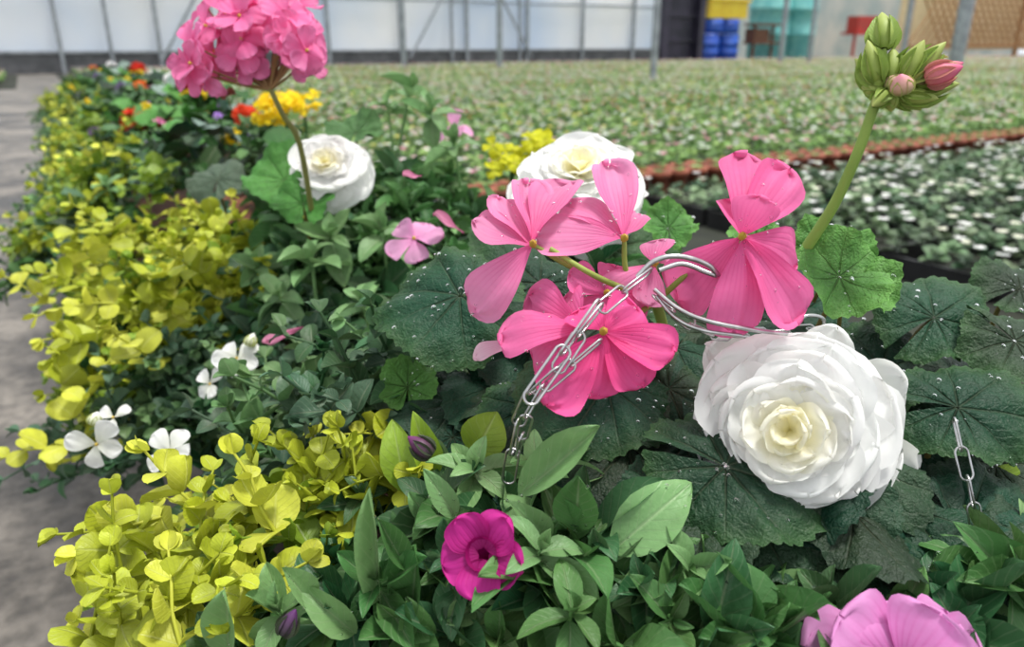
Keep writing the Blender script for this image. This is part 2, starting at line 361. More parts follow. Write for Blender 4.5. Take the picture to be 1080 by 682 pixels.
# --- bacopa/ivy with white flowers
mb=MB()
BP=[(75,510),(75,455),(170,400),(230,340),(420,365),(440,440),(370,475),(290,495),(130,505)]
def fb(p,t): sprig(mb,p+ZZ*U(0,.015),outward(p)*.3+rv(.8)+ZZ*.5,3,.022*U(.85,1.25),jit(R([BAC,BAC,PET3,PET2*.8]),.2),T=TP,ratio=.75)
region(BP,150,fb)
for (u,v) in((90,470),(100,500),(130,450),(150,500),(200,440),(250,440),(300,400),(330,450),(390,400),(270,470),(180,420),(350,370)):
    p,t=cast(u,v)
    if p is not None: sprig(mb,p-ray(u,v)*.03,rv(.8)+ZZ*.4-RT*.1,4,.026,BAC,T=TP,ratio=.75)
def wf(u,v,d,px,nx=0,nzv=.5,k=5):
    floret(mb,P(u,v,d),-FW+RT*nx+ZZ*nzv,px*d/FP,srgb(225,228,205),WHT,nP=k,T=TO,ratio=.85,el=22,mat=PETAL)
wf(102,468,.54,30,.3,0,4); wf(120,440,.56,22,-.4,.4,3); wf(180,476,.50,28,.1,.3); wf(250,378,.6,24); wf(222,405,.6,22,-.4,.5,4); wf(350,465,.41,24,.3,.6,4)
for (u,v,d) in((97,448,.55),(262,365,.6)): bud(mb,P(u,v,d),P(u+6,v-14,d),.009,srgb(180,190,110),WHT)
mb.obj('white_bacopa_plant')
# --- green petunia foliage, mid basket
mb=MB()
PM=[(265,330),(290,260),(260,180),(330,160),(400,200),(520,215),(640,225),(720,250),(640,320),(420,320),(420,370),(300,350)]
def fp(sz,col,k=9,dz=0.):
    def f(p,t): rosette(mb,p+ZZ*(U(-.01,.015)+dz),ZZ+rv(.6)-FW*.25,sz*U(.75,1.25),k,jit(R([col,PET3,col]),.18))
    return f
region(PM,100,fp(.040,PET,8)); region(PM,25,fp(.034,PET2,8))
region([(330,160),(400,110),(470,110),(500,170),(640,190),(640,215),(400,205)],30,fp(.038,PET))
for (u,v,d,px) in((430,105,.95,34),(455,125,.9,30),(410,120,1.0,26),(480,160,.85,30),(330,210,.72,30),(385,330,.6,42),(330,285,.66,42),(350,255,.7,40),(405,255,.7,40),(270,290,.72,40),(300,320,.68,40)):
    rosette(mb,P(u,v,d),ZZ-FW*.4+rv(.4),px*d/FP*1.25,8,PET2)
def pale(u,v,d,px): floret(mb,P(u,v,d),-FW*.6+ZZ+rv(.3),px*d/FP,srgb(228,140,196),srgb(243,180,220),T=TO,ratio=1.0,el=10)
pale(437,252,.60,30); pale(478,135,.95,24)
for (u0,v0,u1,v1,w) in((320,345,280,352,14),(500,300,465,292,14),(445,185,425,190,14),(490,245,455,232,22)): blade_px(mb,u0,v0,u1,v1,w,.6,.58,srgb(190,100,140),srgb(225,150,180),TO,STREAK)
mb.obj('petunia_plant')
# --- front petunia foliage
mb=MB()
PF=[(230,690),(320,610),(400,555),(440,500),(560,500),(640,560),(740,610),(880,630),(1000,600),(1090,590),(1090,690)]
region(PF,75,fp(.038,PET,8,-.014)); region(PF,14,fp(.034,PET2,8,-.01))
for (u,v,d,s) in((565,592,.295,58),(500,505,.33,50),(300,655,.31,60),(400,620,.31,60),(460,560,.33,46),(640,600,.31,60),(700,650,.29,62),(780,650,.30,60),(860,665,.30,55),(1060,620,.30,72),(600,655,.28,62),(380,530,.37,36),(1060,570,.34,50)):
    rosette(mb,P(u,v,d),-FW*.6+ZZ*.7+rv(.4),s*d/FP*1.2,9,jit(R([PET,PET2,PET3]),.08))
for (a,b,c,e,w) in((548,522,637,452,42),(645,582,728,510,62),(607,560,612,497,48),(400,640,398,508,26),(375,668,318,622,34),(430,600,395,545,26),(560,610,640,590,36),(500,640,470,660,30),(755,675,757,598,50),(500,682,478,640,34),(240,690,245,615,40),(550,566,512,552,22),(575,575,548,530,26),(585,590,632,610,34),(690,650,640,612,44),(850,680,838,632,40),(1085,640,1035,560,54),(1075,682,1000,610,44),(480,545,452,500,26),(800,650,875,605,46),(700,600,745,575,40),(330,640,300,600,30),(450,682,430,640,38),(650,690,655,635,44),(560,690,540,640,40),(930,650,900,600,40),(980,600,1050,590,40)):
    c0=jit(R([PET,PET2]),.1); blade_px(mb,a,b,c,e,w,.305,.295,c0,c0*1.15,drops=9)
# magenta trumpet flower with five joined lobes
MG0,MG1=srgb(150,15,98),srgb(218,52,160)
fc=P(508,584,.287); fn=nz(-FW*.85-RT*.35+ZZ*.25)
lathe(mb,fc-fn*.016,fn,[(0,.0018),(.006,.0025),(.012,.0042),(.017,.0065)],MG0,MG0,PETAL,14)
ref=nz(np.cross(fn,ZZ)); r2=np.cross(fn,ref)
for k in range(5):
    a=.5+k*1.2566; rad=ref*math.cos(a)+r2*math.sin(a); e=math.radians(18)
    put(mb,TW[k],fc+rad*.002-fn*.002,frame(rad*math.cos(e)+fn*math.sin(e),fn*math.cos(e)-rad*math.sin(e)),.0150,.0185,MG0,jit(MG1,.08),STREAK,pw=.6)
bud(mb,P(456,480,.31),P(430,460,.31),.008,srgb(60,70,50),srgb(120,40,110)); bud(mb,P(298,670,.29),P(312,642,.29),.007,srgb(60,70,50),srgb(90,30,100))
pc=P(950,705,.262)
for k,(a,L) in enumerate(((8,.034),(35,.030),(62,.024),(95,.022),(128,.026),(160,.032))):
    a=math.radians(a); D=math.cos(a)*RT+math.sin(a)*(UPV*.8-FW*.1)
    put(mb,TO[k%4],pc,frame(D,-FW*.8+ZZ*.5),L,.036,srgb(205,100,175),srgb(232,160,216),STREAK)
mb.obj('magenta_calibrachoa_plant')
# ---------------------------------------------------------------- white double begonias
mb=MB()
def dk(p,t): palm(mb,p+ZZ*U(-.015,.005),outward(p)+rv(.6),ZZ-FW*.4+rv(.4),U(.045,.065),DKB*U(.7,1.3),TB,drops=4)
region([(440,380),(560,360),(740,400),(760,600),(600,520),(450,470)],30,dk); region([(850,270),(1090,300),(1090,600),(750,610)],55,dk)
region([(560,250),(880,240),(900,400),(560,380)],22,dk)
EDG=srgb(52,84,46)
for (u,v,d,px,ang,nx) in((485,312,.40,135,150,-.2),(765,492,.315,165,-25,-.1),(985,335,.40,110,40,.1),(1070,360,.38,105,-60,.2),(1010,430,.345,125,-10,.0),(640,405,.36,140,200,0),(705,410,.37,110,250,0),(570,300,.44,120,120,0),(930,590,.34,120,-70,0),(1000,560,.35,120,-30,.2),(1050,490,.36,100,-40,.1),(690,575,.34,90,230,0),(850,590,.33,120,-60,.1),(930,390,.40,100,70,0),(760,350,.42,110,100,0),(560,430,.38,90,210,0),(1075,305,.46,80,30,.2),(820,565,.325,110,-80,0)):
    palm_px(mb,u,v,d,px*1.12,ang,DKB*U(.8,1.3),TB,EDG,drops=60 if px>130 else 18,nx=nx)
for (q) in((430,520,412,450,40),(455,505,440,440,30),(500,480,520,440,50),(1040,500,1085,520,46)): blade_px(mb,*q,.36,.35,GOLD2,GOLD2*1.2)
begonia_flower(mb,P(836,450,.325),-FW*.95-RT*.42+UPV*.06,.047,60)
for (q) in((905,470,968,512,66),(890,490,940,556,64),(885,420,952,400,62),(850,400,885,350,62),(800,400,755,368,62),(870,500,880,560,60)): blade_px(mb,*q,.345,.335,srgb(240,240,222),WHT,TW,PETAL,N=-FW+rv(.1))
mb.obj('white_begonia_plant')
mb=MB(); begonia_flower(mb,P(608,205,.55),-FW*.6+ZZ*.8,.056,44); tube(mb,curve([P(606,225,.57),P(610,300,.6)],5),.003,.004,srgb(120,150,80))
palm_px(mb,640,262,.55,120,20,srgb(48,82,48),TB,EDG); palm_px(mb,560,255,.56,100,160,DKB,TB,EDG); palm_px(mb,685,250,.6,80,10,GER,TG)
mb.obj('white_begonia_plant')
mb=MB(); begonia_flower(mb,P(348,181,.72),-FW*.8+ZZ*.3,.042,44); tube(mb,curve([P(348,200,.74),P(345,280,.76)],5),.003,.004,srgb(120,150,80))
palm_px(mb,300,190,.76,85,120,GER,TG); palm_px(mb,290,200,.78,70,200,MIDG,TG); palm_px(mb,375,140,.85,60,90,srgb(70,110,60),TG); palm_px(mb,230,190,.95,60,90,srgb(70,90,70),TB)
mb.obj('white_begonia_plant')
# ---------------------------------------------------------------- front pink geranium
mb=MB()
def gp(cu,cv,cd,lst,c0=HOT,c1=PINK):
    for (u1,v1,w,dd) in lst:
        p0,p1=P(cu,cv,cd),P(u1,v1,cd+dd); N=-FW*.8+ZZ*.35+rv(.45); Fm=frame(p1-p0,N); L=np.linalg.norm(p1-p0)*1.06; W=w*1.2*cd/FP; tp=R(TO)
        put(mb,tp,p0,Fm,L,W,jit(c0,.08),jit(c1,.1),STREAK,pw=.6); drops_on(mb,tp,np.array([L,W,L]),p0,Fm,9,.0003,.0009)
    lathe(mb,P(cu,cv,cd-.002),-FW+ZZ*.3,[(0,.0016),(.002,.0018),(.004,.0002)],srgb(190,160,60),ns=6)
L1=srgb(242,158,200); L2=srgb(243,124,180); L3=srgb(238,96,162)
gp(562,258,.325,[(590,164,50,.01),(500,244,48,.0),(497,320,50,-.012),(522,220,48,.012),(560,190,46,.016)],HOT,L1)
gp(658,252,.325,[(568,238,56,.0),(610,188,50,.01),(645,170,48,.016),(670,200,36,.02)],HOT,L1)
gp(782,250,.315,[(805,138,58,.01),(842,172,58,.006),(800,205,46,-.01),(872,275,66,.005),(795,345,60,-.012),(842,335,60,.0),(698,320,66,.015),(740,290,46,.02),(775,190,40,.012)],HOT,L2)
gp(617,345,.31,[(526,330,60,.0),(545,385,54,.005),(580,302,50,.015),(548,308,48,.02)],HOT,L2)
gp(636,350,.30,[(575,422,58,-.005),(628,416,54,-.005),(704,374,50,.0),(676,318,52,.01),(672,404,46,.002),(612,320,46,.01)],srgb(222,45,118),L3)
gp(690,278,.335,[(652,312,44,-.01),(692,250,36,.005),(720,262,30,.01),(680,320,36,.0)],HOT,L1)
gp(640,310,.33,[(600,292,38,.0),(650,280,36,.01),(690,330,38,.0),(625,330,36,-.005),(665,350,36,-.005)],HOT,L2)
blade_px(mb,545,362,498,368,24,.34,.335,srgb(225,150,185),srgb(243,205,220),TO,STREAK)
hub=P(692,318,.345); SG=srgb(150,165,80)
for pts in ([(562,258,.328),(610,285,.335)],[(658,252,.328),(662,290,.335)],[(782,250,.318),(735,280,.33)],[(617,345,.313),(660,325,.335)],[(636,350,.303),(665,335,.33)],[(690,278,.337),(692,300,.34)],[(580,262,.325),(630,292,.325)]):
    tube(mb,curve([P(*q) for q in pts]+[hub],12),.0011,.0015,SG)
tube(mb,curve([hub,P(700,360,.37),P(690,430,.42)],10),.0025,.003,srgb(140,165,80))
# bud stalk, upper right
tube(mb,curve([P(850,262,.38),P(880,215,.365),P(905,160,.35),P(925,105,.34),P(938,88,.335)],22),.0029,.0021,srgb(142,172,82),ns=10)
GB=srgb(140,165,75); GB2=srgb(170,180,100); PB=srgb(215,95,140)
for (u0,v0,u1,v1,w,c0,c1) in((932,52,930,13,.011,GB,GB2),(925,88,915,42,.009,GB,GB2),(940,90,942,50,.010,GB,GB2),(930,92,902,62,.009,GB,GB2),(948,88,975,42,.010,GB,GB2),(955,84,998,44,.009,GB,GB2),(950,92,1016,66,.012,GB2,PB),(955,98,1012,88,.009,GB,GB2),(940,98,955,76,.012,GB2,srgb(225,150,170)),(950,100,990,104,.008,GB,GB2),(940,100,940,118,.007,GB,GB2),(945,96,972,116,.007,GB,GB2),(935,98,920,112,.007,GB,GB2),(940,92,975,66,.011,GB2,GB2),(930,95,908,92,.008,GB,GB2)):
    bud(mb,P(u0,v0,.335),P(u1,v1,.333+U(-.006,.008)),w,c0,c1)
    if v0<60: tube(mb,[P(u0,v0,.335),P(936,92,.335)],.0012,.0012,GB,ns=6)
bud(mb,P(952,98,.325),P(950,78,.320),.010,GB2,srgb(230,140,170)); bud(mb,P(975,84,.328),P(1016,70,.322),.010,srgb(190,120,110),PB)
for (u,v,dd,px,ang) in((885,292,.37,105,200),(905,300,.385,85,20),(800,255,.45,70,60),(430,408,.42,66,90),(705,240,.5,60,90),(780,200,.5,30,90),(875,268,.40,88,120)):
    palm_px(mb,u,v,dd,px,ang,srgb(80,130,58),TG,srgb(98,148,70),drops=12,nzv=.5)
mb.obj('pink_geranium_plant')
# second geranium, upper left
mb=MB(); cc=P(268,45,.62); C1=srgb(243,142,192)
for k in range(44):
    u,v=(266+U(-58,62),38+U(-34,30))
    if k<8: u,v=(212+U(-14,12),58+U(-18,26))
    p=P(u,v,.62+U(-.03,.03)); floret(mb,p,nz((p-cc)+(-FW)*.04+ZZ*.015),.0205,HOT,jit(C1,.16),T=TO,ratio=.9)
    tube(mb,curve([p,(p+P(285,95,.62))/2+rv(.004),P(285,95,.62)],6),.0008,.001,srgb(150,120,80),ns=5)
tube(mb,curve([P(285,93,.62),P(298,120,.63),P(316,152,.65),P(330,230,.7)],14),.0020,.0027,srgb(130,130,75))
palm_px(mb,320,215,.7,70,100,GER,TG); palm_px(mb,240,100,.66,18,100,srgb(150,100,80),TG)
mb.obj('pink_geranium_plant')
# extra basket flowers behind
mb=MB()
ball(mb,P(155,133,1.75),-FW+ZZ,.06,srgb(232,62,34),26,srgb(205,32,18)); ball(mb,P(262,125,1.5),-FW+ZZ,.035,srgb(232,80,40),14,srgb(200,40,20)); tube(mb,[P(155,140,1.75),P(158,190,1.8)],.004,.004,MIDG); palm_px(mb,150,165,1.7,60,0,GER,TG); palm_px(mb,175,160,1.7,50,0,GER,TG)
mb.obj('red_geranium_plant')
mb=MB()
for (u,v,dd,r,n) in((300,112,1.3,.035,16),(320,108,1.3,.025,10),(285,122,1.3,.02,8),(560,158,.95,.03,12),(540,168,.93,.025,8),(580,165,.95,.018,6),(243,144,1.4,.016,6)):
    for k in range(n):
        p=P(u,v,dd)+rv(1)*np.array([r,r,r*.6]); floret(mb,p,-FW*.7+ZZ+rv(.5),.014,srgb(235,195,30) if u<500 else GOLD,srgb(250,225,40) if u<500 else srgb(222,220,50),T=TO,ratio=.95,mat=PETAL)
    tube(mb,[P(u,v,dd)-ZZ*.01,P(u,v,dd)-ZZ*.12],.003,.003,MIDG)
mb.obj('yellow_calceolaria_plant')
# ---------------------------------------------------------------- chains
mb=MB()
def link(p,ax,side,L,w,r):
    ax=nz(ax); side=nz(side-ax*np.dot(side,ax)); n=14; an=np.linspace(0,2*np.pi,n,endpoint=False)
    pts=[p+ax*(math.copysign(L/2-w/2,math.cos(a))+math.cos(a)*w/2)+side*math.sin(a)*w/2 for a in an]
    tube(mb,pts,r,r,np.ones(3)*.5,METAL,6,True)
def chain(pts,L=.0085,w=.0048,r=.0006):
    c=curve(pts,80); seg=np.linalg.norm(np.diff(c,axis=0),axis=1); cum=np.r_[0,np.cumsum(seg)]; s=0;k=0
    while s<cum[-1]:
        i=min(np.searchsorted(cum,s),len(c)-2); p=c[i]; ax=nz(c[i+1]-c[i-1] if i>0 else c[1]-c[0])
        sd=np.cross(ax,-FW) if k%2 else -FW+np.cross(ax,-FW)*.35
        link(p,ax,sd,L,w,r); s+=L*.84; k+=1
def wire(pts,r=.0011): tube(mb,curve([P(*q) for q in pts],30),r,r,np.ones(3)*.5,METAL,8)
chain([P(672,296,.305),P(648,314,.298),P(622,338,.288),P(590,385,.285),P(564,412,.29),P(546,450,.30),P(538,495,.31)],.018,.0055,.0005)
chain([P(612,345,.286),P(570,405,.281)],.026,.006,.0006)
chain([P(618,372,.288),P(575,408,.286),P(556,440,.29),P(546,480,.31)],.016,.005,.0005)
wire([(672,292,.318),(690,275,.316),(715,270,.316),(745,278,.318),(757,290,.32),(745,287,.322),(720,278,.325),(695,285,.325)],.0011)
wire([(690,305,.315),(715,325,.313),(745,338,.313),(790,347,.315),(830,352,.32)],.0010)
wire([(692,312,.316),(712,335,.314),(740,348,.314),(782,354,.316)],.0008)
chain([P(700,320,.32),P(735,345,.325),P(760,352,.33),P(800,352,.34),P(862,348,.345),P(872,352,.35)],.0125,.0055,.0005)
wire([(835,345,.342),(850,333,.342),(868,336,.345),(868,352,.348)],.0009)
chain([P(1010,458,.315),P(1016,485,.312),P(1024,520,.312),P(1032,570,.315)],.014,.0055,.0005)
mb.obj('basket_hanging_chain')
# ---------------------------------------------------------------- further baskets of the row (instanced variants)
def basket_variant(sd,cols,nj):
    random.seed(sd); m=MB(); Rr=.31
    def cz(x,y): return .60-.17*(math.hypot(x,y)/Rr)**2
    def pt(a0,a1,r0,r1,z0,z1):
        a=math.radians(U(a0,a1)); r=Rr*U(r0,r1); p=np.array([math.cos(a)*r,math.sin(a)*r,0.]); p[2]=cz(p[0],p[1])+U(z0,z1); return p
    for k in range(620):
        r=Rr*math.sqrt(U(0,1)); a=U(0,6.283); p=np.array([math.cos(a)*r,math.sin(a)*r,0.]); p[2]=cz(p[0],p[1])+U(-.04,.01)
        L=U(.03,.05); put(m,R([TP[0],LO,LR]),p,frame(nz(p*np.array([1,1,0])+1e-6)*.6+rv(1)*np.array([1,1,.4]),ZZ+rv(.6)),L,L*.65,jit(R([MIDG,MIDG*.7,PET,DKB,BAC]),.25))
    for k in range(nj):
        p=pt(150,250,.5,1.0,-.03,.015); sprig(m,p,nz(p*np.array([1,1,0]))*.5+rv(.6)+ZZ*.2,4,.026,R([GOLD,GOLD2,GOLD2,GOLD3]),T=[LR],ratio=1.,)
    for k in range(26):
        p=pt(140,260,.85,1.08,-.04,0); sprig(m,p,nz(p*np.array([1,1,0]))+rv(.5)-ZZ*.1,4,.03,R([PET,MIDG,BAC,PET2]),T=[LO],ratio=.6)
    for k in range(44-nj//3):
        p=pt(0,360,.2,1.0,0,.03); rosette(m,p,ZZ+rv(.5),.045,8,R([PET,PET2,MIDG,PET3]),T=[LO])
    for k in range(14):
        p=pt(0,360,0,.8,.02,.05); palm(m,p,rv(),ZZ+rv(.5),U(.06,.09),R([GER,DKB,MIDG,srgb(120,140,130)]),[R([TGL,TBL])],petiole=False)
    for (col,nn,rr,up) in cols:
        for k in range(nn):
            p=pt(0,360,.1,.85,up*.6,up*1.2)
            tube(m,[p,p-ZZ*(up+.02)],.002,.002,MIDG,ns=4)
            ball(m,p,ZZ-FW*.3,rr,col,10 if rr>.02 else 3,col*.8,fr=.55)
    o=np.zeros(3); lathe(m,o,ZZ,[(.275,.005),(.275,.12),(.30,.145),(.40,.165),(.455,.175),(.455,.19),(.475,.19),(.475,.17),(.5,.1),(.51,.001)],np.ones(3)*.1,None,POT,24)
    return m.mesh('mixed_flower_basket')
Wc,Yc,Rc,Oc,Pc,Vc=WHT,srgb(245,215,40),srgb(220,50,30),srgb(240,120,50),srgb(235,140,190),srgb(170,130,210)
VAR=[basket_variant(1,[(Yc,3,.015,.03),(Pc,3,.018,.03),(Vc,2,.016,.03)],60),basket_variant(2,[(Vc,6,.018,.03),(Yc,5,.02,.03),(Rc,1,.04,.06)],35),
     basket_variant(3,[(Wc,2,.03,.04),(Oc,2,.025,.04),(Pc,3,.02,.04)],45),basket_variant(4,[(Yc,4,.02,.04),(Wc,3,.04,.06),(Vc,4,.018,.03)],10)]
random.seed(11)
order=[0,1,2,3,1,3,2]
for i in range(2,NB):
    mkobj('mixed_flower_basket',VAR[order[i-2]],(BC[i][0],BC[i][1],U(-.01,.01)),U(-.2,.2)+ROT-math.radians(15))
# bench carrying the baskets
RM=[simple('bench_timber',srgb(90,82,72),srgb(70,62,55),12,.8,0,.2)]
mb=MB()
for k in range(3): box(mb,.12+k*.13,.23+k*.13,-.6,5.4,.235,.27)
for a in np.arange(-.5,5.4,1.7):
    for b in(.14,.44): box(mb,b,b+.06,a,a+.06,0,.235)
    box(mb,.12,.5,a,a+.06,.19,.235)
mb.obj('basket_bench',RM,rot=ROT)
# ---------------------------------------------------------------- ground
def concrete():
    m,nt=newmat('wet_concrete'); g=NT(nt); tc=g.n('ShaderNodeTexCoord')
    n1=g.n('ShaderNodeTexNoise'); n1.inputs['Scale'].default_value=1.9; n1.inputs['Detail'].default_value=8; n1.inputs['Roughness'].default_value=.7
    n2=g.n('ShaderNodeTexNoise'); n2.inputs['Scale'].default_value=40; n2.inputs['Detail'].default_value=6
    g.l(tc.outputs['Object'],n1.inputs[0]); g.l(tc.outputs['Object'],n2.inputs[0])
    r=g.n('ShaderNodeValToRGB'); e=r.color_ramp.elements; e[0].position=.40; e[0].color=(*srgb(62,57,52),1); e[1].position=.58; e[1].color=(*srgb(136,129,121),1)
    g.l(n1.outputs[0],r.inputs[0]); r2=g.n('ShaderNodeValToRGB'); r2.color_ramp.elements[0].position=.3; r2.color_ramp.elements[0].color=(.5,.5,.5,1); r2.color_ramp.elements[1].color=(1,1,1,1); r2.color_ramp.elements[1].position=.6
    g.l(n2.outputs[0],r2.inputs[0]); c=g.mix(1.,r.outputs[0],r2.outputs[0],'MULTIPLY')
    b=g.n('ShaderNodeBsdfPrincipled'); g.l(c,b.inputs['Base Color']); rr=g.m('ADD',g.m('MULTIPLY',n1.outputs[0],.8),.1); g.l(rr,b.inputs['Roughness'])
    bp=g.n('ShaderNodeBump'); bp.inputs['Strength'].default_value=.3; bp.inputs['Distance'].default_value=.01; g.l(n2.outputs[0],bp.inputs['Height']); g.l(bp.outputs[0],b.inputs['Normal'])
    o=g.n('ShaderNodeOutputMaterial'); g.l(b.outputs[0],o.inputs[0]); return m
mb=MB(); box(mb,-30,60,-8,45,-.1,0); mb.obj('floor',[concrete()],rot=ROT)
mb=MB(); box(mb,.6,52,-4,22.9,0.001,.012); box(mb,-28,-.2,16.2,22.9,0.001,.012); mb.obj('ground_cover_mat',[simple('ground_mat',srgb(24,28,20),srgb(40,44,30),6,.9)],rot=ROT)
# ---------------------------------------------------------------- bedding plant fields
def tile(sd,sp,lc,fl,leafL,hgt,nl,T,size=1.2):
    random.seed(sd); m=MB(); n=int(round(size/sp))
    for i in range(n):
        for j in range(n):
            c=np.array([(i+.5)*sp+U(-.012,.012),(j+.5)*sp+U(-.012,.012),hgt]); cl=jit(R(lc),.3)
            for k in range(nl):
                a=k*2.4+U(-.3,.3); f=k/nl; D=np.array([math.cos(a),math.sin(a),.1+.9*f*U(.5,1)]); L=leafL*(1-.35*f)*U(.8,1.25)
                put(m,R(T),c+ZZ*(.03*f),frame(D,ZZ+rv(.5)),L,L*.8,jit(cl*.75,.2),jit(cl,.2))
            if random.random()<fl[0]:
                for q in range(R([1,fl[2]])):
                    fc=R(fl[1]); p=c+ZZ*(.055+U(0,.03))+rv(1)*np.array([.035,.035,0])
                    for z in range(5):
                        a=z*1.257+U(0,1); put(m,LR,p,frame([math.cos(a),math.sin(a),.5],ZZ+rv(.2)),fl[3],fl[3],jit(fc,.05),None,PETAL)
    return m.mesh('bedding_tile')
TC=srgb(150,86,64)
NEARL=[srgb(78,108,72),srgb(106,136,96),srgb(62,90,60),srgb(126,150,112)]
FARL=[srgb(108,146,74),srgb(126,164,86),srgb(88,126,64),srgb(142,174,96)]
near=[tile(20+k,.12,NEARL,(.6,[WHT,WHT,srgb(245,245,228)],2,.022),.056,.085,9,[tpl_blade('round',4,2,.5,.25),tpl_blade('ell',4,2,.4,.2)]) for k in range(3)]
PK,PW,RD,YL=srgb(240,165,192),srgb(248,215,222),srgb(225,90,85),srgb(245,230,130)
far=[tile(40+k,.12,FARL,((.75,.55,.35)[k],[[WHT,WHT,PW,PK],[WHT,YL,WHT,PW],[WHT,PK,RD,PW]][k],2,.022),.062,.11,8,[LO,LR]) for k in range(3)]
random.seed(5)
par=bpy.data.objects.new('potted_begonia_field',None); scene.collection.objects.link(par); par.rotation_euler=(0,0,ROT)
for i in range(9):
    for j in range(4): mkobj('begonia_tray_block',near[random.randrange(3)],(2.36+i*1.2,-2.08+j*1.2,0),0,par)
par=bpy.data.objects.new('bedding_plant_field',None); scene.collection.objects.link(par); par.rotation_euler=(0,0,ROT)
for j in range(16):
    for i in range(32):
        mkobj('bedding_block',far[(j+(random.random()<.3)*random.randrange(3))%3],(.93+i*1.2,3.18+j*1.2,0),0,par)
for i in range(12):
    for j in range(4): mkobj('bedding_block',far[random.randrange(3)],(-1.6-i*1.2,17+j*1.2,0),0,par)
mb=MB()
for a in np.arange(-2.1,2.6,.4):
    for b in np.arange(2.36,6.,.6):
        box(mb,b,b+.58,a,a+.012,.012,.085); box(mb,b,b+.012,a,a+.38,.012,.085); box(mb,b+.568,b+.58,a,a+.38,.012,.085)
mb.obj('black_plant_tray',[simple('black_plastic',srgb(22,22,24),srgb(34,34,36),10,.4)],rot=ROT)
mb=MB()
for b in np.arange(.95,18,.135):
    for a in(2.98,3.12):
        lathe(mb,np.array([b+U(-.01,.01),a+U(-.01,.01),.012]),ZZ,[(0,.038),(.085,.05),(.085,.057),(.115,.06),(.115,.052),(.1,.001)],TC,None,0,14)
mb.obj('terracotta_pot_row',[simple('terracotta',srgb(158,88,64),srgb(112,60,46),9,.8)],rot=ROT)
mb=MB(); random.seed(3)
for b in np.arange(.95,18,.135):
    for a in(2.98,3.12):
        for k in range(5):
            an=k*2.4+U(-.3,.3); D=np.array([math.cos(an),math.sin(an),.9]); L=U(.035,.05); cl=jit(R(FARL),.2)
            put(mb,LO,np.array([b,a,.115]),frame(D,ZZ+rv(.4)),L,L*.7,cl*.8,cl)
mb.obj('potted_seedling_row',rot=ROT)
# ---------------------------------------------------------------- greenhouse structure (local x = across, y = along)
film=simple('translucent_film',(.78,.86,.97),(1.,1.,1.),.22,.5,trans=.5)  # white and bluish patches paint the uneven backlit glow into the film colour
steel=simple('galvanised_steel',srgb(140,145,150),srgb(170,175,180),6,.45,.5)
kerb=simple('kerb_concrete',srgb(84,86,88),srgb(110,110,112),4,.8)
WA=23.7
mb=MB(); box(mb,-26,20.9,WA,WA+.04,.5,4.2,0); box(mb,-26,20.9,WA-.05,WA+.15,0,.5,1); mb.obj('wall_back',[film,kerb],rot=ROT)
mb=MB()
for b in np.arange(-25,21,2.35): box(mb,b-.05,b+.05,WA-.16,WA-.06,0,4.3)
for z in(.52,2.0,3.4,4.2): box(mb,-26,20.9,WA-.12,WA-.05,z-.03,z+.03)
def beam(p,q,r): tube(mb,[np.array(p),np.array(q)],r,r,np.ones(3),0,8)
for b in(-6.2,10.5,3.2): beam((b,WA-.2,.3),(b+2.3,WA-.2,3.8),.04); beam((b+4.6,WA-.2,.3),(b+2.3,WA-.2,3.8),.04)
for b in(2.0,12.0):
    beam((b,WA-.2,0),(b,WA-.2,1.8),.05); tube(mb,[np.array([b+1.3-1.3*math.cos(t),WA-.2,1.8+1.3*math.sin(t)]) for t in np.linspace(0,math.pi,16)],.05,.05,np.ones(3),0,8); beam((b+2.6,WA-.2,0),(b+2.6,WA-.2,1.8),.05)
mb.obj('greenhouse_wall_frame',[steel],rot=ROT)
for (u,v,px) in((688,92,7),(527,77,6),(427,76,5),(1006,76,12),(950,70,5),(822,70,5),(852,70,4),(100,74,6)):
    g0=ground(u,v); r=px*np.linalg.norm(g0-CAM)/FP/2; m=MB(); tube(m,[g0,g0+ZZ*4.3],r,r,np.ones(3),0,12); tube(m,[g0,g0+ZZ*.03],r*2.2,r*2.2,np.ones(3),0,12); m.obj('steel_post',[steel])
mb=MB()
for a in np.arange(-4,24,4.):
    for b0 in(-26,-14.,-2.,10.): tube(mb,[np.array([b0+6-6*math.cos(t),a,4.2+2.2*math.sin(t)]) for t in np.linspace(0,math.pi,20)],.035,.035,np.ones(3),0,6)
mb.obj('greenhouse_roof_hoops',[steel],rot=ROT)
# doorway, drums, tanks, lattice at the far right
mb=MB(); box(mb,21,21.35,WA-.2,WA+.2,0,4.2); box(mb,22.9,23.2,WA-.2,WA+.2,0,4.2); box(mb,21.35,22.9,WA+.1,WA+.16,0,4.2)
for z in(.8,1.7,2.6): box(mb,21.35,22.9,WA-.02,WA+.1,z,z+.08)
mb.obj('door_1',[simple('dark_door',srgb(38,36,50),srgb(58,52,70),2,.5)],rot=ROT)
mb=MB(); box(mb,20,60,30,30.2,0,5,0); mb.obj('wall_far',[simple('pale_cladding',srgb(205,205,198),srgb(165,180,180),.6,.7)],rot=ROT)
blue=simple('blue_plastic',srgb(30,70,170),srgb(45,95,190),3,.4); yel=simple('yellow_plastic',srgb(235,195,30),srgb(245,215,50),3,.4); teal=simple('teal_paint',srgb(90,165,165),srgb(120,185,180),3,.5)
def drumprof(r,h): return [(0,.01),(0,r*.96),(.05,r),(h*.32,r),(h*.33,r*1.04),(h*.36,r*1.04),(h*.37,r),(h*.64,r),(h*.65,r*1.04),(h*.68,r*1.04),(h*.69,r),(h-.05,r),(h,r*.95),(h,.01)]
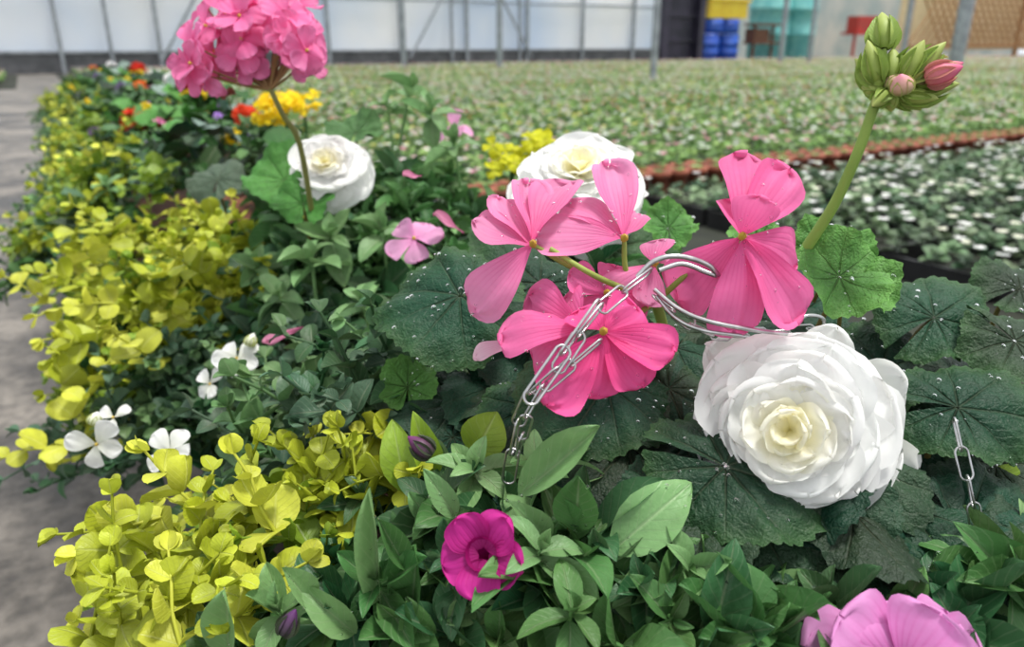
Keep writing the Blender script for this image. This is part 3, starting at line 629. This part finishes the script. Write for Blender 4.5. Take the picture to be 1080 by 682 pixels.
for (b,z,h) in((23.85,0,1.08),(24.95,0,1.08),(24.0,1.1,.55),(24.9,1.1,.55)):
    m=MB(); lathe(m,np.array([b,WA+.3,z]),ZZ,drumprof(.5,h),np.ones(3),None,0,20); m.obj('blue_drum',[blue],rot=ROT)
m=MB(); box(m,23.5,25.6,WA-.1,WA+.8,1.68,2.3); box(m,23.4,25.7,WA-.2,WA+.9,2.3,2.4); m.obj('yellow_crate',[yel],rot=ROT)
m=MB()
for b in(25.8,26.9): box(m,b,b+.1,WA-.4,WA-.3,0,1.5)
box(m,25.6,27.2,WA-.6,WA,1.4,1.5); box(m,25.6,27.2,WA-.6,WA,.7,.78); box(m,25.7,26.6,WA-.5,WA,.78,1.3); m.obj('wooden_stand',[simple('stand_wood',srgb(120,80,58),srgb(90,58,42),5,.7)],rot=ROT)
m=MB()
for b in(28.2,30.0): lathe(m,np.array([b,WA+1,0.]),ZZ,drumprof(.85,3.2),np.ones(3),None,0,24)
m.obj('teal_water_tank',[teal],rot=ROT)
m=MB(); box(m,33,34.5,WA,WA+.6,1.2,1.9); box(m,32.8,34.7,WA-.1,WA+.7,1.1,1.2)
for b in(32.9,34.5): box(m,b,b+.1,WA,WA+.1,0,1.1)
m.obj('red_planter_box',[simple('red_paint',srgb(190,50,40),srgb(160,60,50),3,.6)],rot=ROT)
m=MB()
for b in np.arange(37,56,.6):
    tube(m,[np.array([b,WA,.6]),np.array([b+3,WA,3.8])],.05,.05,np.ones(3),0,4); tube(m,[np.array([b+3,WA+.08,.6]),np.array([b,WA+.08,3.8])],.05,.05,np.ones(3),0,4)
box(m,36.8,58,WA-.06,WA+.12,.5,.65); box(m,36.8,58,WA-.06,WA+.12,3.8,3.95)
for b in(36.8,42,47,52): box(m,b,b+.2,WA-.06,WA+.12,0,4)
box(m,36.8,58,WA+.5,WA+.56,.4,4,1)
m.obj('wooden_lattice_fence',[simple('lattice_wood',srgb(175,130,85),srgb(150,110,70),6,.7),simple('lattice_backing',srgb(232,215,175),srgb(215,195,150),3,.7)],rot=ROT)
# ---------------------------------------------------------------- light and camera
w=bpy.data.worlds.new('daylight'); scene.world=w; w.use_nodes=True; g=NT(w.node_tree); bg=w.node_tree.nodes['Background']
tc=g.n('ShaderNodeTexCoord'); sp=g.n('ShaderNodeSeparateXYZ'); g.l(tc.outputs['Generated'],sp.inputs[0])
rp=g.n('ShaderNodeValToRGB'); rp.color_ramp.elements[0].color=(.84,.89,.96,1); rp.color_ramp.elements[1].color=(.98,.99,1,1); g.l(sp.outputs[2],rp.inputs[0]); g.l(rp.outputs[0],bg.inputs[0]); bg.inputs[1].default_value=1.14
s=bpy.data.lights.new('sun','SUN'); s.energy=4.0; s.angle=math.radians(12); s.color=(1,.98,.93); so=bpy.data.objects.new('sun',s); scene.collection.objects.link(so)
so.rotation_euler=Vector((.25,.02,.95)).to_track_quat('Z','Y').to_euler(); so.location=(3,-3,9)
cd=bpy.data.cameras.new('camera'); cd.sensor_width=36; cd.lens=FP/1080*36; cd.clip_start=.02; cd.clip_end=200
cd.dof.use_dof=True; cd.dof.focus_distance=.34; cd.dof.aperture_fstop=10
co=bpy.data.objects.new('camera',cd); scene.collection.objects.link(co); co.location=CAM; co.rotation_euler=(math.pi/2-PT,0,0); scene.camera=co
scene.view_settings.view_transform='Standard'
